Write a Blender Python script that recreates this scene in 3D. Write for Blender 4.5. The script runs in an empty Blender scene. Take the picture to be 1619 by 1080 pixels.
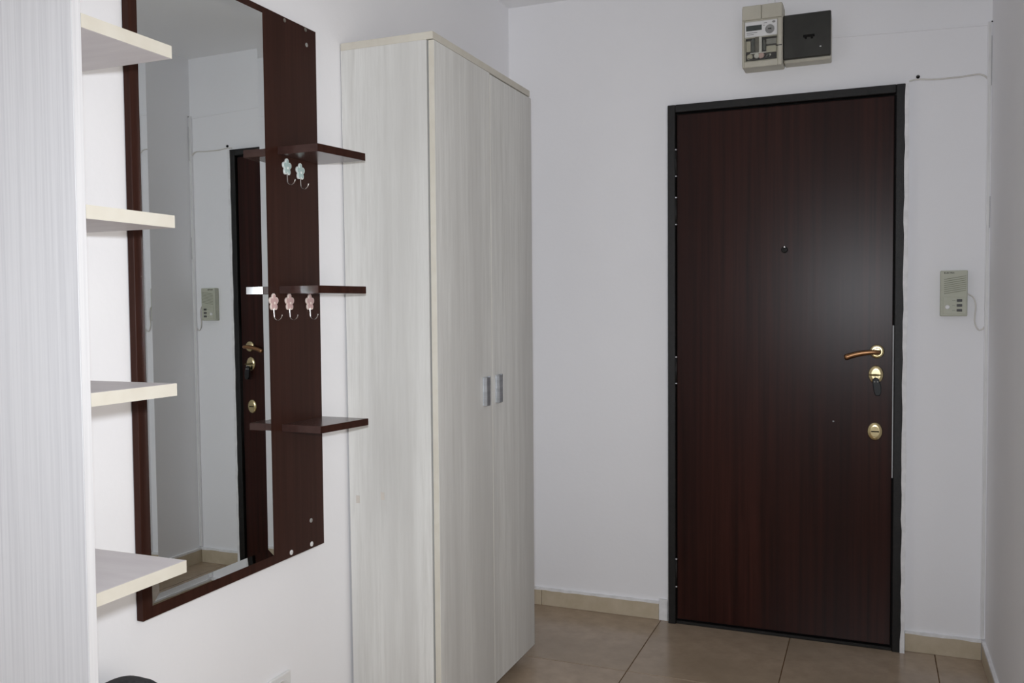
import bpy, bmesh, math, random
from mathutils import Vector, Matrix
random.seed(7)
S = bpy.context.scene
COL = S.collection

# ------------------------------------------------------------------ camera, world, lights, exposure
cam_d = bpy.data.cameras.new('camera')
cam = bpy.data.objects.new('camera', cam_d); COL.objects.link(cam)
CAM = Vector((1.4319, -3.5039, 1.2698)); YAW, PITCH, ROLL, FPX = .3869, .0393, -.0083, 1400.55
fw = Vector((-math.sin(YAW)*math.cos(PITCH), math.cos(YAW)*math.cos(PITCH), -math.sin(PITCH)))
r0 = Vector((math.cos(YAW), math.sin(YAW), 0)); u0 = r0.cross(fw)
rt = r0*math.cos(ROLL) + u0*math.sin(ROLL); up = u0*math.cos(ROLL) - r0*math.sin(ROLL)
M = Matrix((rt, up, -fw)).transposed().to_4x4(); M.translation = CAM
cam.matrix_world = M
cam_d.sensor_width = 36.0; cam_d.lens = FPX/1619*36.0
cam_d.clip_start = .02
S.camera = cam

wd = bpy.data.worlds.new('world'); S.world = wd; wd.use_nodes = True
bg = wd.node_tree.nodes['Background']
bg.inputs['Color'].default_value = (1.0, .935, .85, 1); bg.inputs['Strength'].default_value = 3.6

# soft sky light through an unseen window, added to brighten the left wall
pd = bpy.data.lights.new('added_window_portal', 'AREA'); pd.shape = 'RECTANGLE'; pd.size = 1.5; pd.size_y = 1.2
pd.cycles.is_portal = True
po = bpy.data.objects.new('added_window_portal', pd); COL.objects.link(po)
po.location = (1.815, -2.75, 1.15); po.rotation_euler = (0, math.radians(90), 0)

# the pop-up flash of the camera that took the picture, a hand's width above the lens
fd = bpy.data.lights.new('camera_flash', 'AREA'); fd.shape = 'DISK'; fd.size = .06
fd.energy = 15.3; fd.spread = math.radians(120); fd.color = (.905, .945, 1.0)
fo = bpy.data.objects.new('camera_flash', fd); COL.objects.link(fo)
Mf = M @ Matrix.Rotation(math.radians(-3.5), 4, 'X'); Mf.translation = Vector((1.415, -3.47, 1.355)); fo.matrix_world = Mf

S.view_settings.view_transform = 'Standard'; S.view_settings.look = 'None'
S.view_settings.gamma = 1.0; S.view_settings.use_curve_mapping = False
S.view_settings.exposure = 0.0
S.cycles.sample_clamp_indirect = 40.0
S.cycles.max_bounces = 16; S.cycles.diffuse_bounces = 10; S.cycles.glossy_bounces = 8

# ------------------------------------------------------------------ materials
def srgb(r, g, b):
    f = lambda c: (c/255/12.92) if c/255 <= .04045 else ((c/255+.055)/1.055)**2.4
    return (f(r), f(g), f(b), 1)
def mat(name, col, rough=.5, metal=0.0, spec=.5, **kw):
    m = bpy.data.materials.new(name); m.use_nodes = True
    nt = m.node_tree; p = nt.nodes['Principled BSDF']
    p.inputs['Base Color'].default_value = col; p.inputs['Roughness'].default_value = rough
    p.inputs['Metallic'].default_value = metal; p.inputs['Specular IOR Level'].default_value = spec
    for k, v in kw.items(): p.inputs[k].default_value = v
    return m
def noise_mat(name, c0, c1, scale=(1, 1, 1), detail=4, rough=.5, spec=.5, lo=.35, hi=.65, bump=0.0, bscale=None, nrough=.6, metal=0.0, c2=None, **kw):
    """two or three colours mixed by a stretched noise in object space, optional relief"""
    m = mat(name, c0, rough, metal, spec, **kw)
    nt = m.node_tree; N, L = nt.nodes, nt.links; p = N['Principled BSDF']
    tc = N.new('ShaderNodeTexCoord'); mp = N.new('ShaderNodeMapping'); mp.inputs['Scale'].default_value = scale
    nz = N.new('ShaderNodeTexNoise'); nz.inputs['Scale'].default_value = 1.0; nz.inputs['Detail'].default_value = detail
    nz.inputs['Roughness'].default_value = nrough
    rp = N.new('ShaderNodeValToRGB'); rp.color_ramp.elements[0].position = lo; rp.color_ramp.elements[1].position = hi
    rp.color_ramp.elements[0].color = c0; rp.color_ramp.elements[1].color = c1
    L.new(tc.outputs['Object'], mp.inputs['Vector']); L.new(mp.outputs['Vector'], nz.inputs['Vector'])
    L.new(nz.outputs['Fac'], rp.inputs['Fac'])
    out = rp.outputs['Color']
    if c2:      # broader cloud of a third tone over it
        n2 = N.new('ShaderNodeTexNoise'); n2.inputs['Scale'].default_value = 1.0; n2.inputs['Detail'].default_value = 2
        m2 = N.new('ShaderNodeMapping'); m2.inputs['Scale'].default_value = tuple(s*.16 for s in scale)
        L.new(tc.outputs['Object'], m2.inputs['Vector']); L.new(m2.outputs['Vector'], n2.inputs['Vector'])
        r2 = N.new('ShaderNodeMapRange'); r2.inputs['From Min'].default_value = .42; r2.inputs['From Max'].default_value = .68
        r2.inputs['To Max'].default_value = .65
        mx = N.new('ShaderNodeMix'); mx.data_type = 'RGBA'
        L.new(n2.outputs['Fac'], r2.inputs['Value']); L.new(r2.outputs['Result'], mx.inputs['Factor'])
        L.new(out, mx.inputs['A']); mx.inputs['B'].default_value = c2
        out = mx.outputs['Result']
    L.new(out, p.inputs['Base Color'])
    if bump:
        bp = N.new('ShaderNodeBump'); bp.inputs['Strength'].default_value = bump; bp.inputs['Distance'].default_value = .002
        if bscale:
            nb = N.new('ShaderNodeTexNoise'); nb.inputs['Scale'].default_value = bscale; nb.inputs['Detail'].default_value = 3
            L.new(tc.outputs['Object'], nb.inputs['Vector']); L.new(nb.outputs['Fac'], bp.inputs['Height'])
        else:
            L.new(nz.outputs['Fac'], bp.inputs['Height'])
        L.new(bp.outputs['Normal'], p.inputs['Normal'])
    return m

WALL = noise_mat('wall_paint', (.82, .82, .84, 1), (.845, .845, .865, 1), (1.2, 1.2, 1.2), 3, .75, .25, bump=.25, bscale=55)
CEIL = noise_mat('ceiling_paint', (.82, .82, .83, 1), (.85, .85, .86, 1), (1, 1, 1), 3, .85, .2, bump=.2, bscale=40)
PLASTER = noise_mat('plaster_edge', (.72, .72, .73, 1), (.82, .82, .83, 1), (30, 30, 30), 3, .85, .2)
TILE = noise_mat('floor_tile', srgb(156, 138, 118), srgb(172, 153, 132), (14, 14, 14), 6, .22, .45, c2=srgb(146, 130, 110))
GROUT = noise_mat('grout', srgb(96, 72, 50), srgb(120, 94, 68), (40, 40, 40), 3, .9, .2)
SKIRT = noise_mat('skirting_tile', srgb(184, 171, 148), srgb(194, 181, 160), (18, 18, 18), 5, .3, .4)
WWOOD = noise_mat('bleached_wood', srgb(217, 217, 214), srgb(192, 191, 187), (60, 60, 3.2), 8, .5, .35, .40, .82, nrough=.7, c2=srgb(190, 189, 186))
WBOARD = noise_mat('white_grain_board', srgb(206, 206, 208), srgb(192, 192, 195), (230, 230, 2.6), 6, .5, .35, .42, .72)
CREAM = noise_mat('cream_edge_band', srgb(198, 193, 181), srgb(203, 199, 188), (20, 20, 20), 2, .5, .3)
TRACE = noise_mat('glue_trace', srgb(198, 192, 184), srgb(206, 200, 192), (80, 80, 80), 4, .6, .3)
SHELFW = noise_mat('pale_shelf_surface', srgb(212, 207, 210), srgb(219, 215, 217), (6, 30, 6), 3, .5, .3)
DARK = noise_mat('wenge_board', srgb(44, 24, 18), srgb(56, 32, 25), (60, 60, 1.6), 5, .42, .10)
DARKS = noise_mat('wenge_shelf_surface', srgb(66, 46, 42), srgb(78, 56, 51), (70, 4, 70), 5, .22, .5)
DARKE = noise_mat('wenge_edge_band', srgb(58, 40, 37), srgb(68, 48, 44), (30, 4, 40), 4, .10, .6)
MAHOG = noise_mat('mahogany_laminate', srgb(29, 12, 9), srgb(60, 30, 24), (46, 46, .9), 6, .32, .19, .3, .72, bump=.06, c2=srgb(34, 17, 15))
FRAME = noise_mat('hammered_black_paint', srgb(17, 16, 15), srgb(25, 23, 22), (60, 60, 60), 3, .42, .35, bump=.5, bscale=420)
BLACK = noise_mat('black_gap', srgb(12, 11, 11), srgb(18, 16, 15), (20, 20, 20), 2, .8, .2)
BRASS = noise_mat('polished_brass', (.66, .55, .30, 1), (.74, .63, .38, 1), (30, 30, 30), 2, .24, .5, metal=1.0)
BRONZE = noise_mat('bronze_lever', (.32, .17, .085, 1), (.40, .22, .11, 1), (30, 30, 30), 2, .33, .5, metal=1.0)
DKBRASS = noise_mat('dark_brass', (.085, .062, .02, 1), (.11, .085, .03, 1), (30, 30, 30), 2, .5, .3, metal=.6)
STEEL = noise_mat('brushed_steel', (.50, .52, .55, 1), (.60, .62, .65, 1), (4, 4, 80), 3, .34, .5, metal=1.0)
CHROME = noise_mat('bright_chrome', (.78, .76, .74, 1), (.86, .84, .82, 1), (20, 20, 20), 2, .16, .5, metal=1.0)
RUBBER = noise_mat('black_rubber', srgb(14, 16, 18), srgb(22, 24, 26), (50, 50, 50), 3, .5, .4)
LENS = noise_mat('black_lens', srgb(8, 9, 9), srgb(12, 13, 13), (30, 30, 30), 2, .12, .6)
BOXB = noise_mat('aged_beige_plastic', srgb(184, 180, 166), srgb(194, 190, 176), (9, 9, 9), 4, .5, .4)
WHITEP = noise_mat('white_plastic', srgb(214, 214, 214), srgb(222, 222, 221), (12, 12, 12), 2, .4, .4)
GREYP = noise_mat('grey_plastic', srgb(140, 140, 138), srgb(152, 152, 150), (20, 20, 20), 2, .45, .4)
LCD = noise_mat('lcd_glass', srgb(62, 68, 66), srgb(72, 78, 76), (20, 20, 20), 2, .2, .5)
TERM = noise_mat('terminal_plastic', srgb(84, 82, 76), srgb(120, 116, 108), (60, 60, 60), 4, .5, .4)
SMOKE = noise_mat('smoked_cover', srgb(40, 40, 37), srgb(52, 52, 48), (10, 10, 10), 3, .28, .5)
INTER = noise_mat('intercom_plastic', srgb(176, 178, 162), srgb(184, 185, 170), (12, 12, 12), 2, .5, .4)
GROOVE = noise_mat('intercom_groove', srgb(134, 136, 120), srgb(142, 144, 128), (12, 12, 12), 2, .6, .3)
BUTTON = noise_mat('dark_button', srgb(66, 66, 66), srgb(80, 80, 80), (30, 30, 30), 2, .5, .4)
CABLE = noise_mat('cable_sheath', srgb(206, 203, 198), srgb(214, 211, 206), (30, 30, 30), 2, .5, .3)
PINK = noise_mat('pink_enamel', srgb(196, 164, 162), srgb(206, 174, 172), (60, 60, 60), 2, .3, .5)
BLUE = noise_mat('pale_blue_enamel', srgb(172, 196, 194), srgb(182, 203, 201), (60, 60, 60), 2, .3, .5)
RIMP = noise_mat('pale_flower_rim', srgb(226, 208, 200), srgb(232, 216, 208), (60, 60, 60), 2, .3, .5)
RIMB = noise_mat('white_flower_rim', srgb(218, 226, 224), srgb(226, 232, 230), (60, 60, 60), 2, .3, .5)
FABRIC = noise_mat('dark_grey_fabric', srgb(52, 52, 54), srgb(66, 66, 68), (160, 160, 160), 3, .85, .2, bump=.3)
MIRR = mat('mirror_silver', (.90, .935, .925, 1), .0, 1.0)
def glass_mat(name, col, fac):
    m = bpy.data.materials.new(name); m.use_nodes = True; nt = m.node_tree; N, L = nt.nodes, nt.links
    N.remove(N['Principled BSDF']); out = N['Material Output']
    t = N.new('ShaderNodeBsdfTransparent'); t.inputs['Color'].default_value = col
    g = N.new('ShaderNodeBsdfGlossy'); g.inputs['Roughness'].default_value = .05
    mx = N.new('ShaderNodeMixShader'); mx.inputs['Fac'].default_value = fac
    L.new(t.outputs[0], mx.inputs[1]); L.new(g.outputs[0], mx.inputs[2]); L.new(mx.outputs[0], out.inputs['Surface'])
    return m
CLEAR = glass_mat('clear_cover', (.93, .93, .9, 1), .06)
PANE = glass_mat('window_glass', (.98, .98, .98, 1), .04)

# ------------------------------------------------------------------ mesh helpers (all coordinates in metres, room space)
def bm_new(): return bmesh.new()
def add_box(bm, x0, x1, y0, y1, z0, z1, bev=0.0, seg=1):
    t = bmesh.new()
    bmesh.ops.create_cube(t, size=1.0)
    for v in t.verts:
        v.co = Vector(((x0+x1)/2 + v.co.x*(x1-x0), (y0+y1)/2 + v.co.y*(y1-y0), (z0+z1)/2 + v.co.z*(z1-z0)))
    if bev: bmesh.ops.bevel(t, geom=t.edges[:], offset=bev, segments=seg, affect='EDGES', profile=.5)
    merge(bm, t); return bm
def merge(bm, t):
    me = bpy.data.meshes.new('tmp'); t.to_mesh(me); t.free(); bm.from_mesh(me); bpy.data.meshes.remove(me)
def box(*a, **k): return add_box(bm_new(), *a, **k)
def add_prism(bm, pts, axis, a0, a1, bev=0.0):
    """polygon in the plane across `axis`, extruded from a0 to a1; pts are the other two coordinates in xyz order"""
    def mk(p, a):
        c = list(p); c.insert(axis, a); return Vector(c)
    t = bmesh.new()
    v0 = [t.verts.new(mk(p, a0)) for p in pts]; v1 = [t.verts.new(mk(p, a1)) for p in pts]; n = len(pts)
    t.faces.new(v0); t.faces.new(v1[::-1])
    for i in range(n): t.faces.new((v0[i], v1[i], v1[(i+1) % n], v0[(i+1) % n]))
    bmesh.ops.recalc_face_normals(t, faces=t.faces)
    if bev: bmesh.ops.bevel(t, geom=t.edges[:], offset=bev, segments=1, affect='EDGES', profile=.5)
    merge(bm, t); return bm
def prism(*a, **k): return add_prism(bm_new(), *a, **k)
def add_tube(bm, pts, rad, seg=8, caps=True):
    pts = [Vector(p) for p in pts]; n = len(pts)
    rads = rad if isinstance(rad, (list, tuple)) else [rad]*n
    rings = []; ref = None
    for i, p in enumerate(pts):
        d = (pts[min(i+1, n-1)] - pts[max(i-1, 0)]).normalized()
        if ref is None: ref = d.orthogonal().normalized()
        ref = (ref - d*ref.dot(d)).normalized(); b = d.cross(ref)
        rings.append([bm.verts.new(p + (ref*math.cos(2*math.pi*k/seg) + b*math.sin(2*math.pi*k/seg))*rads[i]) for k in range(seg)])
    for i in range(n-1):
        for k in range(seg):
            f = bm.faces.new((rings[i][k], rings[i][(k+1) % seg], rings[i+1][(k+1) % seg], rings[i+1][k])); f.smooth = True
    if caps: bm.faces.new(rings[0][::-1]); bm.faces.new(rings[-1])
    return bm
def tube(*a, **k): return add_tube(bm_new(), *a, **k)
def smooth_path(pts, sub=6):
    P = [Vector(p) for p in pts]; out = []
    for i in range(len(P)-1):
        p0, p1, p2, p3 = P[max(i-1, 0)], P[i], P[i+1], P[min(i+2, len(P)-1)]
        for k in range(sub):
            t = k/sub
            out.append(.5*((2*p1) + (p2-p0)*t + (2*p0-5*p1+4*p2-p3)*t*t + (3*p1-p0-3*p2+p3)*t**3))
    return out + [P[-1]]
def lathe(c, axis, prof, seg=28, sx=1.0, sz=1.0):
    """profile [(radius, distance along axis)] turned about axis (unit vector) at c; sx, sz stretch the two radial directions"""
    bm = bm_new(); A = Vector(axis).normalized(); c = Vector(c)
    u = Vector((0, 0, 1)) if abs(A.z) < .9 else Vector((1, 0, 0)); w = A.cross(u)
    rings = []
    for r, h in prof:
        rings.append([bm.verts.new(c + A*h + w*math.cos(2*math.pi*k/seg)*r*sx + u*math.sin(2*math.pi*k/seg)*r*sz) for k in range(seg)])
    for i in range(len(rings)-1):
        for k in range(seg):
            f = bm.faces.new((rings[i][k], rings[i][(k+1) % seg], rings[i+1][(k+1) % seg], rings[i+1][k])); f.smooth = True
    bm.faces.new(rings[0]); bm.faces.new(rings[-1][::-1])
    bmesh.ops.recalc_face_normals(bm, faces=bm.faces); return bm
def wpos(o):
    p = Vector((0, 0, 0))
    while o: p += o.location; o = o.parent
    return p
def obj(name, bm, m, parent=None, base=None, label=None):
    me = bpy.data.meshes.new(name)
    off = wpos(parent) if parent else Vector(base or (0, 0, 0))
    bmesh.ops.translate(bm, verts=bm.verts, vec=-off)
    bm.to_mesh(me); bm.free(); me.materials.append(m)
    o = bpy.data.objects.new(name, me); COL.objects.link(o)
    if parent: o.parent = parent
    else: o.location = off
    if label: o['label'] = label
    return o
def tag(o, label, cat, group=None):
    o['label'] = label; o['category'] = cat
    if group: o['group'] = group
    return o
def thing(name, loc, label=None, cat=None, group=None):
    o = bpy.data.objects.new(name, None); COL.objects.link(o); o.location = loc; o.empty_display_size = .05
    if label: tag(o, label, cat, group)
    return o
def struct(o, label=None, cat=None):
    o['kind'] = 'structure'
    if label: o['label'] = label; o['category'] = cat
    return o
def text_bm(s, size, origin, right, upv, thick=.0004):
    cu = bpy.data.curves.new('lettering', 'FONT'); cu.body = s; cu.size = size; cu.extrude = thick
    to = bpy.data.objects.new('lettering', cu)
    me = bpy.data.meshes.new_from_object(to); bm = bm_new(); bm.from_mesh(me)
    bpy.data.objects.remove(to); bpy.data.curves.remove(cu); bpy.data.meshes.remove(me)
    R = Vector(right); U = Vector(upv); Nn = R.cross(U); mm = Matrix((R, U, Nn)).transposed()
    for v in bm.verts: v.co = Vector(origin) + mm @ v.co
    return bm

# ------------------------------------------------------------------ the room
W, H, YB = 1.808, 2.525, -5.6
wl = struct(obj('wall_left', box(-.12, 0, YB-.1, .12, -.05, H+.05), WALL), 'white painted plaster wall carrying the mirror unit', 'wall')
we = struct(obj('wall_end', box(0, W, 0, .12, -.05, H+.05), WALL), 'white painted end wall around the dark entrance door', 'wall')
wy0, wy1, wz0, wz1 = -3.35, -2.15, .40, 1.90  # opening for the added window, which serves only as side light
wrb = bm_new()
for a in ((W, W+.12, YB-.1, wy0, -.05, H+.05), (W, W+.12, wy1, .12, -.05, H+.05), (W, W+.12, wy0, wy1, -.05, wz0), (W, W+.12, wy0, wy1, wz1, H+.05)): add_box(wrb, *a)
struct(obj('wall_right', wrb, WALL), 'white painted wall along the right edge of the photo', 'wall')
struct(obj('ceiling', box(-.12, W+.12, YB-.1, .12, H, H+.1), CEIL), 'flat white ceiling at the top above the end wall', 'ceiling')
struct(obj('wall_back', box(0, W, YB-.1, YB, -.05, H+.05), WALL), 'white wall behind the camera', 'wall')
win = struct(thing('added_window_1', (W+.06, (wy0+wy1)/2, wz0)), 'unseen two-leaf white window added in the right wall for side light', 'window')
for nm, a in (('window_frame', (wy0, wy0+.05, wz0, wz1)), ('window_frame', (wy1-.05, wy1, wz0, wz1)), ('window_frame', (wy0+.05, wy1-.05, wz1-.05, wz1)),
              ('window_frame', (wy0+.05, wy1-.05, wz0, wz0+.05)), ('mullion', (-2.78, -2.72, wz0+.05, wz1-.05))):
    obj(nm, box(W+.03, W+.09, *a, bev=.004), WHITEP, win)
for a in ((wy0+.05, -2.78), (-2.72, wy1-.05)): obj('pane', box(W+.058, W+.062, a[0], a[1], wz0+.05, wz1-.05), PANE, win)

# floor: tiles half a metre square over a grout bed
fl = struct(obj('floor', box(-.12, W+.12, YB-.1, .12, -.06, -.0025), GROUT), 'beige glossy ceramic tile floor with thin brown joints', 'floor')
xs = [0, .648, 1.148, 1.648, W]
ys = [0.0, -.548]
while ys[-1] > YB+.01: ys.append(max(ys[-1]-.5, YB))
cache = {}
for i in range(len(xs)-1):
    for j in range(len(ys)-1):
        x0, x1, y1, y0 = xs[i], xs[i+1], ys[j], ys[j+1]; g = .0016
        key = (round(x1-x0, 3), round(y1-y0, 3))
        if key not in cache:
            o = obj('tile', box(x0+g, x1-g, y0+g*1.5, y1-g*1.5, -.008, 0, bev=.0008), TILE, base=((x0+x1)/2, (y0+y1)/2, 0)); cache[key] = o.data
        else:
            o = bpy.data.objects.new('tile', cache[key]); COL.objects.link(o)
        o.parent = fl; o.location = ((x0+x1)/2, (y0+y1)/2, random.uniform(-.0003, 0.0003))

def jag_strip(axis_pts0, axis_pts1, fixed0, j0, fixed1, j1, n):
    """polygon between two nearly straight edges with small uneven bumps, first coordinate runs along"""
    a = [(axis_pts0+(axis_pts1-axis_pts0)*k/n, fixed0+random.uniform(-j0, j0)) for k in range(n+1)]
    b = [(axis_pts0+(axis_pts1-axis_pts0)*k/n, fixed1+random.uniform(-j1, j1)) for k in range(n+1)]
    return a + b[::-1]
def skirting(name, lab, runs, axis, wallc, sgn):
    root = struct(thing(name, (0, 0, 0)), lab, 'skirting')
    for a0, a1 in runs:
        c0, c1 = sorted((wallc, wallc+sgn*.010))
        if axis == 0: obj('skirting_tile', box(a0+.0008, a1-.0008, c0, c1, 0, .066, bev=.001), SKIRT, root)
        else: obj('skirting_tile', box(c0, c1, a0+.0008, a1-.0008, 0, .066, bev=.001), SKIRT, root)
    lo, hi = runs[0][0], runs[-1][1]
    n = max(6, int((hi-lo)/.03)); t = bm_new()
    pts = jag_strip(lo, hi, .0645, .0018, .074, .0012, n)
    c0, c1 = sorted((wallc, wallc+sgn*.0113))
    add_prism(t, pts, 1 if axis == 0 else 0, c0, c1)
    obj('plaster_fillet', t, PLASTER, root)
    return root
skirting('baseboard_end_left', 'beige tile skirting left of the door', [(.0, .135), (.135, .640)], 0, 0, -1)
skirting('baseboard_end_right', 'short beige tile skirting right of the door', [(1.548, 1.797)], 0, 0, -1)
skirting('baseboard_right', 'beige tile skirting along the right wall', [(YB+.002, -5.0)]+[(-5.0+.5*k, -4.5+.5*k) for k in range(9)]+[(-.5, 0)], 1, W, -1)
skirting('baseboard_left', 'beige tile skirting along the left wall', [(YB+.002, -5.0)]+[(-5.0+.5*k, -4.5+.5*k) for k in range(9)]+[(-.5, -.011)], 1, 0, 1)

# uneven plaster left around the door frame
t = bm_new()
add_prism(t, [(z, x) for z, x in []] or [(x, z) for z, x in jag_strip(.0, 2.05, 1.5325, .0022, 1.546, .0012, 46)], 1, -.0375, 0)
struct(obj('trim_1', t, PLASTER), 'rough white plaster strip down the right of the door frame', 'plaster strip')
t = bm_new()
add_prism(t, [(x, z) for z, x in jag_strip(.0, 2.05, .6745, .0008, .6845, .0016, 46)], 1, -.012, 0)
add_prism(t, [(x, z) for z, x in jag_strip(.0, .085, .6405, .0006, .676, .001, 5)], 1, -.012, 0)
struct(obj('trim_2', t, PLASTER), 'thin white plaster strip down the left of the door frame', 'plaster strip')

# ------------------------------------------------------------------ entrance door
D = struct(thing('door_1', (1.108, 0, 0)), 'closed mahogany laminate entrance door in a black metal frame', 'door')
fx0, fx1, fz = .683, 1.534, 2.05
obj('frame_jamb', box(fx0, fx0+.030, -.036, 0, 0, fz, bev=.002), FRAME, D)
obj('frame_jamb', box(fx1-.030, fx1, -.036, 0, 0, fz, bev=.002), FRAME, D)
obj('frame_head', box(fx0+.030, fx1-.030, -.036, 0, fz-.030, fz, bev=.002), FRAME, D)
obj('threshold', box(fx0+.030, fx1-.030, -.028, 0, 0, .012, bev=.002), FRAME, D)
obj('rebate', box(fx0+.030, fx1-.030, -.006, 0, .012, fz-.030), BLACK, D)
LY = -.024
obj('leaf', box(.7175, 1.4985, LY, -.006, .020, 2.0125, bev=.0015), MAHOG, D)
obj('edge_strip', box(1.4992, 1.5028, -.017, -.006, .635, 1.19), WHITEP, D, label='pale metal strip in the gap beside the locks')
for z0, z1 in ((1.772, 1.879), (1.584, 1.693), (.960, 1.068), (.148, .263)):
    h = obj('hinge', tube([(.7145, -.030, z0), (.7145, -.030, z1)], .0048, 10), FRAME, D)
    for z in (z0+.002, z1-.002): obj('hinge_cap', lathe((.7145, -.030, z-.003), (0, 0, 1), [(.0046, 0), (.0056, .001), (.0056, .005), (.003, .007)], 10), STEEL, h)
pk = obj('peephole', lathe((1.123, LY, 1.475), (0, -1, 0), [(.0125, 0), (.0125, .002), (.0115, .004), (.009, .0055)], 24, 1, 1.0), LENS, D)
obj('peephole_glint', lathe((1.123, LY, 1.485), (0, -1, 0), [(.004, .0), (.004, .007), (.0028, .0095)], 14), CHROME, pk)  # chrome dot standing in for the bright highlight on the lens
# lever handle on a round rose
lp = smooth_path([(1.452, LY-.004, 1.095), (1.452, LY-.032, 1.095), (1.447, LY-.044, 1.0955), (1.425, LY-.047, 1.095), (1.395, LY-.047, 1.0915), (1.365, LY-.046, 1.084), (1.345, LY-.045, 1.077)], 6)
lr = [.0082+.0026*max(0, (k-10))/(len(lp)-11) for k in range(len(lp))]
for d_, q in ((.004, .94), (.007, .72), (.0085, .35)):
    lp.append(lp[36] + (lp[36]-lp[33]).normalized()*d_); lr.append(lr[36]*q)
lv = obj('lever_handle', tube(lp, lr, 14), BRONZE, D)
obj('rose', lathe((1.447, LY, 1.096), (0, -1, 0), [(.0255, 0), (.0255, .004), (.023, .0075), (.0165, .0095), (.014, .0085), (.0115, .011)], 32), BRASS, lv)
e1 = obj('escutcheon', lathe((1.444, LY, 1.012), (0, -1, 0), [(.026, 0), (.026, .0035), (.023, .0065), (.015, .008)], 32, 1.0, 1.28), BRASS, D)
e2 = obj('escutcheon', lathe((1.442, LY, .804), (0, -1, 0), [(.026, 0), (.026, .0035), (.023, .0065), (.015, .008)], 32, 1.0, 1.28), BRASS, D)
obj('keyhole_slot', box(1.429, 1.456, LY-.0092, LY-.0060, .8015, .8060, bev=.0008), BLACK, e2)
obj('stud', lathe((1.299, LY, .835), (0, -1, 0), [(.0035, 0), (.003, .0015), (.0015, .0022)], 10), STEEL, D)
# key in the upper lock, with a black fob hanging from it
K = thing('door_key', (1.444, LY-.008, 1.0), 'brass key with a black fob hanging from the upper door lock', 'key')
obj('key_bow', prism([(1.4400+.0215*math.cos(q*math.pi/12), 1.0115+.0034*math.sin(q*math.pi/12)) for q in range(24)], 1, LY-.030, LY-.012, bev=.0008), DKBRASS, K)
obj('key_shank', tube([(1.444, LY-.013, 1.0115), (1.444, LY-.006, 1.0115)], .003, 10), BRASS, K)
obj('key_ring', tube([(1.446+.0062*math.cos(a*math.pi/8), LY-.026, .9995+.0115*math.sin(a*math.pi/8)) for a in range(17)], .0009, 6, False), CHROME, K)
fob = prism([(1.4435+.0118*math.cos(a*math.pi/10), .9905+.0120*math.sin(a*math.pi/10)) for a in range(0, 11)] +
            [(1.4345, .972), (1.4375, .950), (1.4420, .9385), (1.4500, .9360), (1.4585, .9390), (1.4625, .950), (1.4620, .972)], 1, LY-.030, LY-.019, bev=.002)
fb = obj('fob', fob, RUBBER, K)
for dx in (-.004, .0065): obj('fob_rivet', lathe((1.4435+dx, LY-.030, .988), (0, -1, 0), [(.0028, 0), (.0026, .0012), (.001, .0018)], 10), GREYP, fb)

# ------------------------------------------------------------------ electricity meter and fuse box above the door
MB = thing('electricity_meter', (1.047, 0, 2.141), 'beige electricity meter box with digital display on the wall above the door', 'meter')
obj('back_box', box(.974, 1.1195, -.092, 0, 2.150, 2.374, bev=.006, seg=2), BOXB, MB)
obj('upper_cover', box(.9765, 1.0438, -.100, -.090, 2.320, 2.3715, bev=.002), BOXB, MB)
obj('upper_cover', box(1.0462, 1.1175, -.100, -.090, 2.320, 2.3715, bev=.002), BOXB, MB)
obj('frame_rim', box(.9765, .9835, -.100, -.090, 2.146, 2.318, bev=.002), BOXB, MB)
obj('frame_rim', box(1.1035, 1.1175, -.100, -.090, 2.146, 2.318, bev=.002), BOXB, MB)
obj('frame_rim', box(.9835, 1.1035, -.100, -.090, 2.146, 2.168, bev=.002), BOXB, MB)
mf = obj('meter_face', box(.985, 1.101, -.097, -.090, 2.256, 2.314, bev=.002), WHITEP, MB)
obj('display', box(.990, 1.046, -.0985, -.096, 2.280, 2.299, bev=.0006), LCD, mf)
obj('dial_ring', lathe((1.0745, -.097, 2.280), (0, -1, 0), [(.0165, 0), (.0165, .0012), (.0155, .0018), (.0135, .0018), (.0130, .0010), (.0008, .0010)], 26), GREYP, mf)
obj('dial_mark', box(1.0695, 1.0735, -.0992, -.0975, 2.2790, 2.2830), BLACK, mf); obj('dial_mark', box(1.0755, 1.0795, -.0992, -.0975, 2.2790, 2.2830), BLACK, mf)
obj('emblem', lathe((1.0885, -.097, 2.3050), (0, -1, 0), [(.0062, 0), (.0060, .0010), (.0030, .0012)], 14, 1, .62), GREYP, mf)
for x0, x1, z in ((1.0530, 1.0650, 2.304), (1.0510, 1.0570, 2.2955), (.992, 1.030, 2.2725), (.992, 1.018, 2.2665)):
    obj('print_line', box(x0, x1, -.0978, -.0965, z-.0007, z+.0007), BUTTON, mf)
tb = obj('terminal_block', box(.988, 1.099, -.092, -.088, 2.172, 2.254), TERM, MB)
for k, (x0, x1, z0, z1, m) in enumerate(((.990, 1.006, 2.205, 2.244, BOXB), (1.008, 1.020, 2.200, 2.250, LCD), (1.022, 1.036, 2.200, 2.262, TERM), (1.036, 1.046, 2.200, 2.258, WHITEP),
      (1.049, 1.060, 2.206, 2.244, LCD), (1.062, 1.098, 2.226, 2.246, GREYP), (1.062, 1.098, 2.196, 2.220, BOXB), (1.004, 1.062, 2.1965, 2.2005, WHITEP))):
    obj('terminal', box(x0, x1, -.0955, -.091, z0, z1, bev=.001), m, tb)
for x, z, r, m in ((1.003, 2.186, .011, BOXB), (1.028, 2.189, .010, WHITEP), (1.044, 2.188, .011, PINK), (1.070, 2.186, .009, LCD), (1.074, 2.187, .005, WHITEP)):
    obj('seal', lathe((x, -.0915, z), (0, -1, 0), [(r, 0), (r, .003), (r*.6, .0045)], 14), m, tb)
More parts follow.
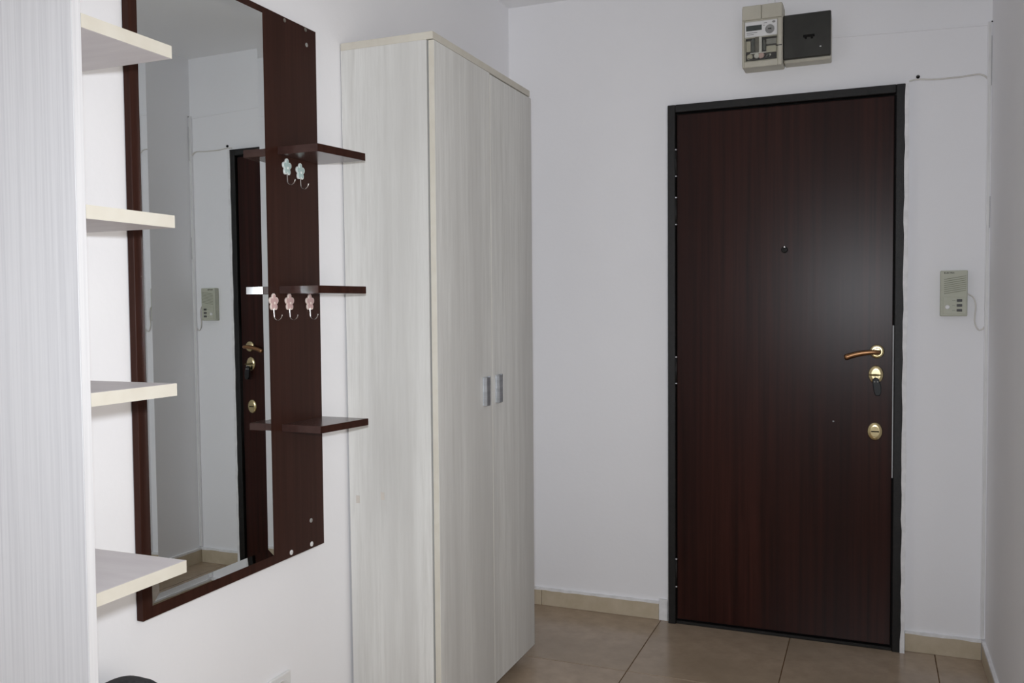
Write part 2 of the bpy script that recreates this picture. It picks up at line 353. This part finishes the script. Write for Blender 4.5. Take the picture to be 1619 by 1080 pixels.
obj('wire_loop', tube(smooth_path([(.998, -.094, 2.181), (1.015, -.096, 2.175), (1.040, -.096, 2.174), (1.062, -.095, 2.178), (1.075, -.094, 2.184)], 4), .0022, 6), BLACK, tb)
obj('clear_cover', box(.9842, 1.1028, -.1010, -.0995, 2.1690, 2.2570, bev=.0004), CLEAR, MB)
obj('latch_slit', box(1.0960, 1.1180, -.1012, -.0990, 2.2160, 2.2185), BLACK, MB)

FB = thing('fuse_box', (1.203, 0, 2.146), 'fuse box with a smoked dark square cover beside the electricity meter', 'fuse box')
obj('back_box', box(1.1215, 1.2855, -.068, 0, 2.156, 2.320, bev=.004), BOXB, FB)
cv = obj('cover', box(1.1205, 1.2855, -.082, -.066, 2.166, 2.326, bev=.003), SMOKE, FB)
obj('latch', box(1.190, 1.230, -.0845, -.081, 2.2385, 2.2475, bev=.001), BLACK, cv)
obj('latch', box(1.1955, 1.203, -.0845, -.081, 2.232, 2.2395, bev=.0008), BLACK, cv); obj('latch', box(1.2165, 1.224, -.0845, -.081, 2.232, 2.2395, bev=.0008), BLACK, cv)
obj('sticker_fleck', box(1.247, 1.253, -.0826, -.0815, 2.199, 2.2025), WHITEP, cv)

co = obj('cable_conduit', box(1.058, 1.086, -.018, 0, 2.376, H-.001, bev=.004), WALL, base=(1.072, 0, 2.376))
tag(co, 'short white conduit running up from the electricity meter to the ceiling', 'conduit')
cd = bm_new(); add_prism(cd, [(1.288, 2.2470), (1.797, 2.2290), (1.797, 2.2385), (1.288, 2.2565)], 1, -.004, 0)
tag(obj('cable_duct', cd, WALL, base=(1.288, 0, 2.25)), 'thin painted-over cable duct running from fuse box to the corner', 'cable duct')
ck = thing('corner_conduit', (1.799, 0, .08), 'slim white vertical cable trunking in the right-hand corner of the end wall', 'conduit')
obj('trunk', box(1.7935, W, -.013, 0, .078, 2.240, bev=.0015), WALL, ck)
obj('trunk_lid', box(1.7955, 1.8045, -.0150, -.0125, .080, 2.238, bev=.0008), WHITEP, ck)
obj('screw_hole', lathe((1.8055, -.0135, 2.238), (0, -1, 0), [(.003, 0), (.0025, .001)], 10), BLACK, ck)
obj('lid_gap', box(1.8052, 1.8060, -.0138, -.0125, 2.02, 2.19), BUTTON, ck); obj('lid_gap', box(1.8052, 1.8060, -.0138, -.0125, 1.53, 1.64), BUTTON, ck)
sc = thing('wall_anchor', (1.575, 0, 2.076), 'small dark screw in the wall above the door corner', 'screw')
obj('screw_head', lathe((1.575, 0, 2.076), (0, -1, 0), [(.0062, 0), (.0062, .004), (.004, .007)], 14), BLACK, sc)
obj('screw_slot', box(1.5715, 1.5785, -.0078, -.0066, 2.0772, 2.0787), GREYP, sc)
tag(obj('loose_cable', tube(smooth_path([(1.546, -.004, 2.063), (1.575, -.007, 2.0655), (1.623, -.0045, 2.0610), (1.68, -.004, 2.0605), (1.714, -.004, 2.0610), (1.763, -.005, 2.0640), (1.785, -.005, 2.0570), (1.7945, -.005, 2.0470)], 5), .0030, 8), CABLE, base=(1.546, 0, 2.06)),
    'pale loose cable sagging from the door top corner to the trunking', 'cable')

# ------------------------------------------------------------------ intercom
IC = thing('intercom', (1.6955, 0, 1.224), 'beige wall intercom with slanted speaker slots and three buttons', 'intercom')
obj('housing', box(1.6525, 1.7385, -.030, 0, 1.2235, 1.3840, bev=.003, seg=2), INTER, IC)
for k in range(8):
    z = 1.3015 + k*.0072
    obj('speaker_slot', prism([(1.6640, z), (1.7335, z+.0115), (1.7335, z+.0137), (1.6640, z+.0022)], 1, -.0306, -.0290), GROOVE, IC)
pnl = obj('button_panel', box(1.6615, 1.7345, -.0318, -.0295, 1.2310, 1.2905, bev=.0008), INTER, IC)
for z in (1.2785, 1.2612, 1.2440):
    obj('button', box(1.7045, 1.7215, -.0350, -.0312, z-.0045, z+.0045, bev=.001), BUTTON, pnl)
    obj('print_dash', box(1.6900, 1.7010, -.0323, -.0315, z-.0012, z+.0003), GROOVE, pnl)
obj('knob', lathe((1.6750, -.0318, 1.2555), (0, -1, 0), [(.0080, 0), (.0078, .0022), (.0055, .0034)], 18), WHITEP, pnl)
obj('lettering', text_bm('ELECTRA', .0080, (1.6640, -.0304, 1.3730), (1, 0, 0), (0, 0, 1)), BLACK, IC)
tag(obj('intercom_cable', tube(smooth_path([(1.7375, -.012, 1.303), (1.757, -.010, 1.290), (1.7665, -.007, 1.261), (1.7635, -.006, 1.212), (1.768, -.006, 1.187), (1.778, -.006, 1.174), (1.789, -.006, 1.178), (1.7945, -.006, 1.186)], 6), .0026, 8), CABLE, base=(1.743, 0, 1.18)),
    'thin cable looping down from the intercom to the corner trunking', 'cable')

# ------------------------------------------------------------------ wardrobe
y1, y2, dm = -1.291, -.544, -.9086
WR = thing('wardrobe', (.16, (y1+y2)/2, 0), 'tall narrow two-door bleached-wood wardrobe standing left of the entrance door', 'wardrobe')
WX0 = .016
obj('side_panel', prism([(.0145, .040), (.281, .040), (.281, 2.0115), (.003, 2.0115)], 1, y1, y1+.018, bev=.0008), WWOOD, WR)   # pushed off the wall at its foot by the skirting
obj('side_panel', prism([(.0145, .040), (.281, .040), (.281, 2.0115), (.003, 2.0115)], 1, y2-.018, y2, bev=.0008), WWOOD, WR)   # pushed off the wall at its foot by the skirting
tp = obj('top_panel', box(.003, .3015, y1, y2, 2.0115, 2.0325, bev=.0008), CREAM, WR)
obj('back_panel', box(WX0, WX0+.004, y1+.018, y2-.018, .05, 2.0115), SHELFW, WR)
obj('bottom_panel', box(WX0+.004, .280, y1+.018, y2-.018, .050, .068), WWOOD, WR)
for fx_ in (.055, .235):
    for fy_ in (y1+.035, y2-.050): obj('foot', lathe((fx_, fy_, 0), (0, 0, 1), [(.017, 0), (.018, .004), (.014, .044)], 16), RUBBER, WR)
obj('plinth', box(.150, .168, y1+.018, y2-.018, .004, .050), WWOOD, WR)
def wdoor(a, b, zt, hy0, hy1):
    d = obj('door', box(.2885, .3055, a, b, .046, zt, bev=.0008), WWOOD, WR)
    ebm = bm_new()
    for yy in (a, b): add_box(ebm, .2880, .3050, yy-.0006, yy+.0006, .046, zt)
    obj('edge_band', ebm, CREAM, d)
    # cup handle: thin plate with raised long lips, opening to one side
    h = obj('handle', box(.3055, .3075, hy0, hy1, .9600, 1.0500, bev=.0006), STEEL, d)
    obj('handle_lip', box(.3072, .3190, hy0, hy0+.0040, .9600, 1.0500, bev=.0008), STEEL, h)
    obj('handle_lip', box(.3072, .3110, hy1-.0040, hy1, .9600, 1.0500, bev=.0008), STEEL, h)
    obj('handle_grip', box(.3165, .3190, hy0+.0040, hy0+.0280, .9600, 1.0500, bev=.0006), STEEL, h)
    return d
wdoor(y1, dm-.0012, 2.0080, -.984, -.934)
wdoor(dm+.0012, y2, 2.0045, -.884, -.834)
for z, y in ((.724, .122), (.709, .039)):
    obj('sticker_trace', box(y-.006, y+.006, y1-.0008, y1+.0005, z-.010, z+.012), TRACE, WR)

# ------------------------------------------------------------------ mirror unit on the left wall
a, b, z0, z1, T = -2.0995, -1.437, .6155, 2.0225, .0192
MU = thing('mirror_unit', (0, (a+b)/2, z0), 'tall wall mirror on a dark brown panel with three small dark shelves', 'mirror')
obj('back_board', box(.002, T, a, b, z0, z1, bev=.0007), DARK, MU)
# bevelled mirror: a flat field with four sloping facets
ma, mb, mz0, mz1, mw = -2.0790, -1.6735, .6440, 2.0030, .0205
mg = bm_new()
ML = lambda y, z: T + .0078*(y-ma) + .003*(mz1-z)      # the glass hangs a touch out of true
o_ = [mg.verts.new((ML(y, z)+.0025, y, z)) for y, z in ((ma, mz0), (mb, mz0), (mb, mz1), (ma, mz1))]
i_ = [mg.verts.new((ML(y, z)+.0016, y, z)) for y, z in ((ma+mw, mz0+mw), (mb-mw, mz0+mw), (mb-mw, mz1-mw), (ma+mw, mz1-mw))]
k_ = [mg.verts.new((T, y, z)) for y, z in ((ma, mz0), (mb, mz0), (mb, mz1), (ma, mz1))]
mg.faces.new(i_); mg.faces.new(k_[::-1])
for q in range(4):
    n = (q+1) % 4
    mg.faces.new((o_[q], o_[n], i_[n], i_[q])); mg.faces.new((k_[q], k_[n], o_[n], o_[q]))
bmesh.ops.recalc_face_normals(mg, faces=mg.faces)
obj('mirror_glass', mg, MIRR, MU)
def dark_shelf(zt, th, ya, yb, xa, xb):
    s = obj('shelf', prism([(T, ya), (xa, ya), (xb, yb), (T, yb)], 2, zt-th, zt, bev=.0006), DARKS, MU)
    ed = bm_new()
    add_prism(ed, [(T+.0005, ya-.0004), (xa, ya-.0013), (xa, ya+.0004), (T+.0005, ya+.0004)], 2, zt-th+.0004, zt-.0004)
    obj('edge_band', ed, DARKE, s)
    e2_ = prism([(xa-.0004, ya), (xa+.0008, ya), (xb+.0008, yb), (xb-.0004, yb)], 2, zt-th+.0004, zt-.0004)
    obj('edge_band', e2_, DARK, s)
dark_shelf(1.6835, .0200, -1.614, b, .1405, .1690)
dark_shelf(1.3275, .0195, -1.618, b, .1385, .1655)
dark_shelf(.9705, .0185, -1.618, b, .1385, .1665)
for y, z, r, m in ((-1.576, 2.0135, .0050, TERM), (-1.485, 2.0150, .0050, TERM), (-1.481, 1.976, .0055, GREYP), (-1.588, .6285, .0068, WHITEP), (-1.497, .6280, .0068, WHITEP), (-1.498, .693, .0062, GREYP)):
    c = obj('screw_cap', lathe((T, y, z), (1, 0, 0), [(r, 0), (r, .0012), (r*.7, .0020)], 16), m, MU)
    obj('screw_cross', box(T+.0019, T+.0024, y-.0012, y+.0012, z-.0006, z+.0006), TERM, c)

# flower-shaped coat hooks screwed to the dark panel
def flower(r, lobe, ext):
    pts = []
    for k in range(60):
        an = 2*math.pi*k/60
        pts.append((math.cos(an+math.pi/2)*(r + lobe*abs(math.cos(2.5*an))**.8*1 - lobe*.5 + ext), math.sin(an+math.pi/2)*(r + lobe*abs(math.cos(2.5*an))**.8 - lobe*.5 + ext)))
    return pts
def hook(y, z, inner, rim, label, group):
    h = thing('coat_hook', (T, y, z-.03), label, 'hook', group)
    base = prism([(y+p*.92, z+q*1.12) for p, q in flower(.0165, .0075, 0)], 0, T, T+.005, bev=.0009)
    f = obj('flower_plate', base, rim, h)
    obj('flower_inlay', prism([(y+p*.92, z+q*1.12) for p, q in flower(.0165, .0075, -.0030)], 0, T+.0045, T+.0058, bev=.0004), inner, f)
    obj('flower_center', lathe((T+.0055, y+.001, z-.002), (1, 0, 0), [(.0040, 0), (.0038, .0012), (.0018, .0022)], 14), rim, f)
    obj('hook_wire', tube(smooth_path([(T+.003, y, z-.012), (T+.0035, y, z-.030), (T+.0050, y, z-.0405), (T+.0130, y+.0005, z-.0460), (T+.0230, y+.001, z-.0410), (T+.0275, y+.0015, z-.0320)], 5), .0015, 8), CHROME, h)
    return h
hook(-1.581, 1.636, BLUE, RIMB, 'pale blue flower coat hook, left of the pair under the top dark shelf', 'blue flower hooks')
hook(-1.523, 1.632, BLUE, RIMB, 'pale blue flower coat hook, right of the pair under the top dark shelf', 'blue flower hooks')
hook(-1.646, 1.286, PINK, RIMP, 'pink flower coat hook, leftmost of the three, nearest the mirror glass', 'pink flower hooks')
hook(-1.580, 1.286, PINK, RIMP, 'pink flower coat hook in the middle of the three below the middle dark shelf', 'pink flower hooks')
hook(-1.490, 1.286, PINK, RIMP, 'pink flower coat hook, rightmost of the three, by the panel edge', 'pink flower hooks')

# ------------------------------------------------------------------ white panel with open end shelves at the left edge
X1 = .32
SH = thing('open_shelf_unit', (.16, -2.42, 0), 'white wood-grain upright panel with four cream-edged open shelves at the left edge', 'shelf unit')
sp = obj('upright_panel', box(.011, X1, -2.5090, -2.4920, 0, 2.03, bev=.0006), WBOARD, SH)
obj('edge_band', box(X1-.0004, X1+.0008, -2.5085, -2.4925, .001, 2.029), WBOARD, sp)
for zt, ye in ((1.7190, -2.3045), (1.4310, -2.3065), (1.1425, -2.3105), (.8305, -2.2975)):
    s = obj('shelf', box(.0, X1, -2.4920, ye, zt-.0215, zt, bev=.0006), SHELFW, SH)
    obj('edge_band', box(X1-.0003, X1+.0008, -2.4918, ye, zt-.0213, zt-.0002), CREAM, s)
    obj('edge_band', box(.002, X1, ye-.0003, ye+.0006, zt-.0213, zt-.0002), CREAM, s)

# ------------------------------------------------------------------ wall socket and bag low on the left
SO = thing('wall_socket', (0, -1.628, .27), 'white square wall socket low on the wall below the mirror unit', 'socket')
obj('cover_plate', box(0, .009, -1.672, -1.584, .228, .3135, bev=.004, seg=2), WHITEP, SO)
obj('socket_well', lathe((.009, -1.628, .270), (1, 0, 0), [(.030, 0), (.030, .0020), (.0270, .0022), (.0255, .0005), (.001, .0005)], 28), WHITEP, SO)
for dy in (-.0095, .0095): obj('socket_hole', lathe((.0092, -1.628+dy, .270), (1, 0, 0), [(.0026, 0), (.0026, .0010)], 10), BLACK, SO)

BG = thing('bag', (.12, -2.24, 0), 'dark grey rounded fabric bag barely showing at the bottom left under the shelves', 'bag')
bb = bm_new(); bmesh.ops.create_uvsphere(bb, u_segments=32, v_segments=20, radius=1.0)
def sp_(v, e): return math.copysign(abs(v)**e, v)
for v in bb.verts:
    x, y, z = v.co
    zz = sp_(z, .55)
    wdt = .115 + .02*(1-zz)
    v.co = Vector((.118 + sp_(x, .7)*.085, -2.258 + sp_(y, .8)*wdt, .2835 + zz*.2835))
for f in bb.faces: f.smooth = True
obj('bag_body', bb, FABRIC, BG)
obj('zip', tube([(.118, -2.258+.118*math.cos(an), .272+.268*math.sin(an)) for an in [math.pi*(.62+.3*k/10) for k in range(11)]], .002, 6), BLACK, BG)
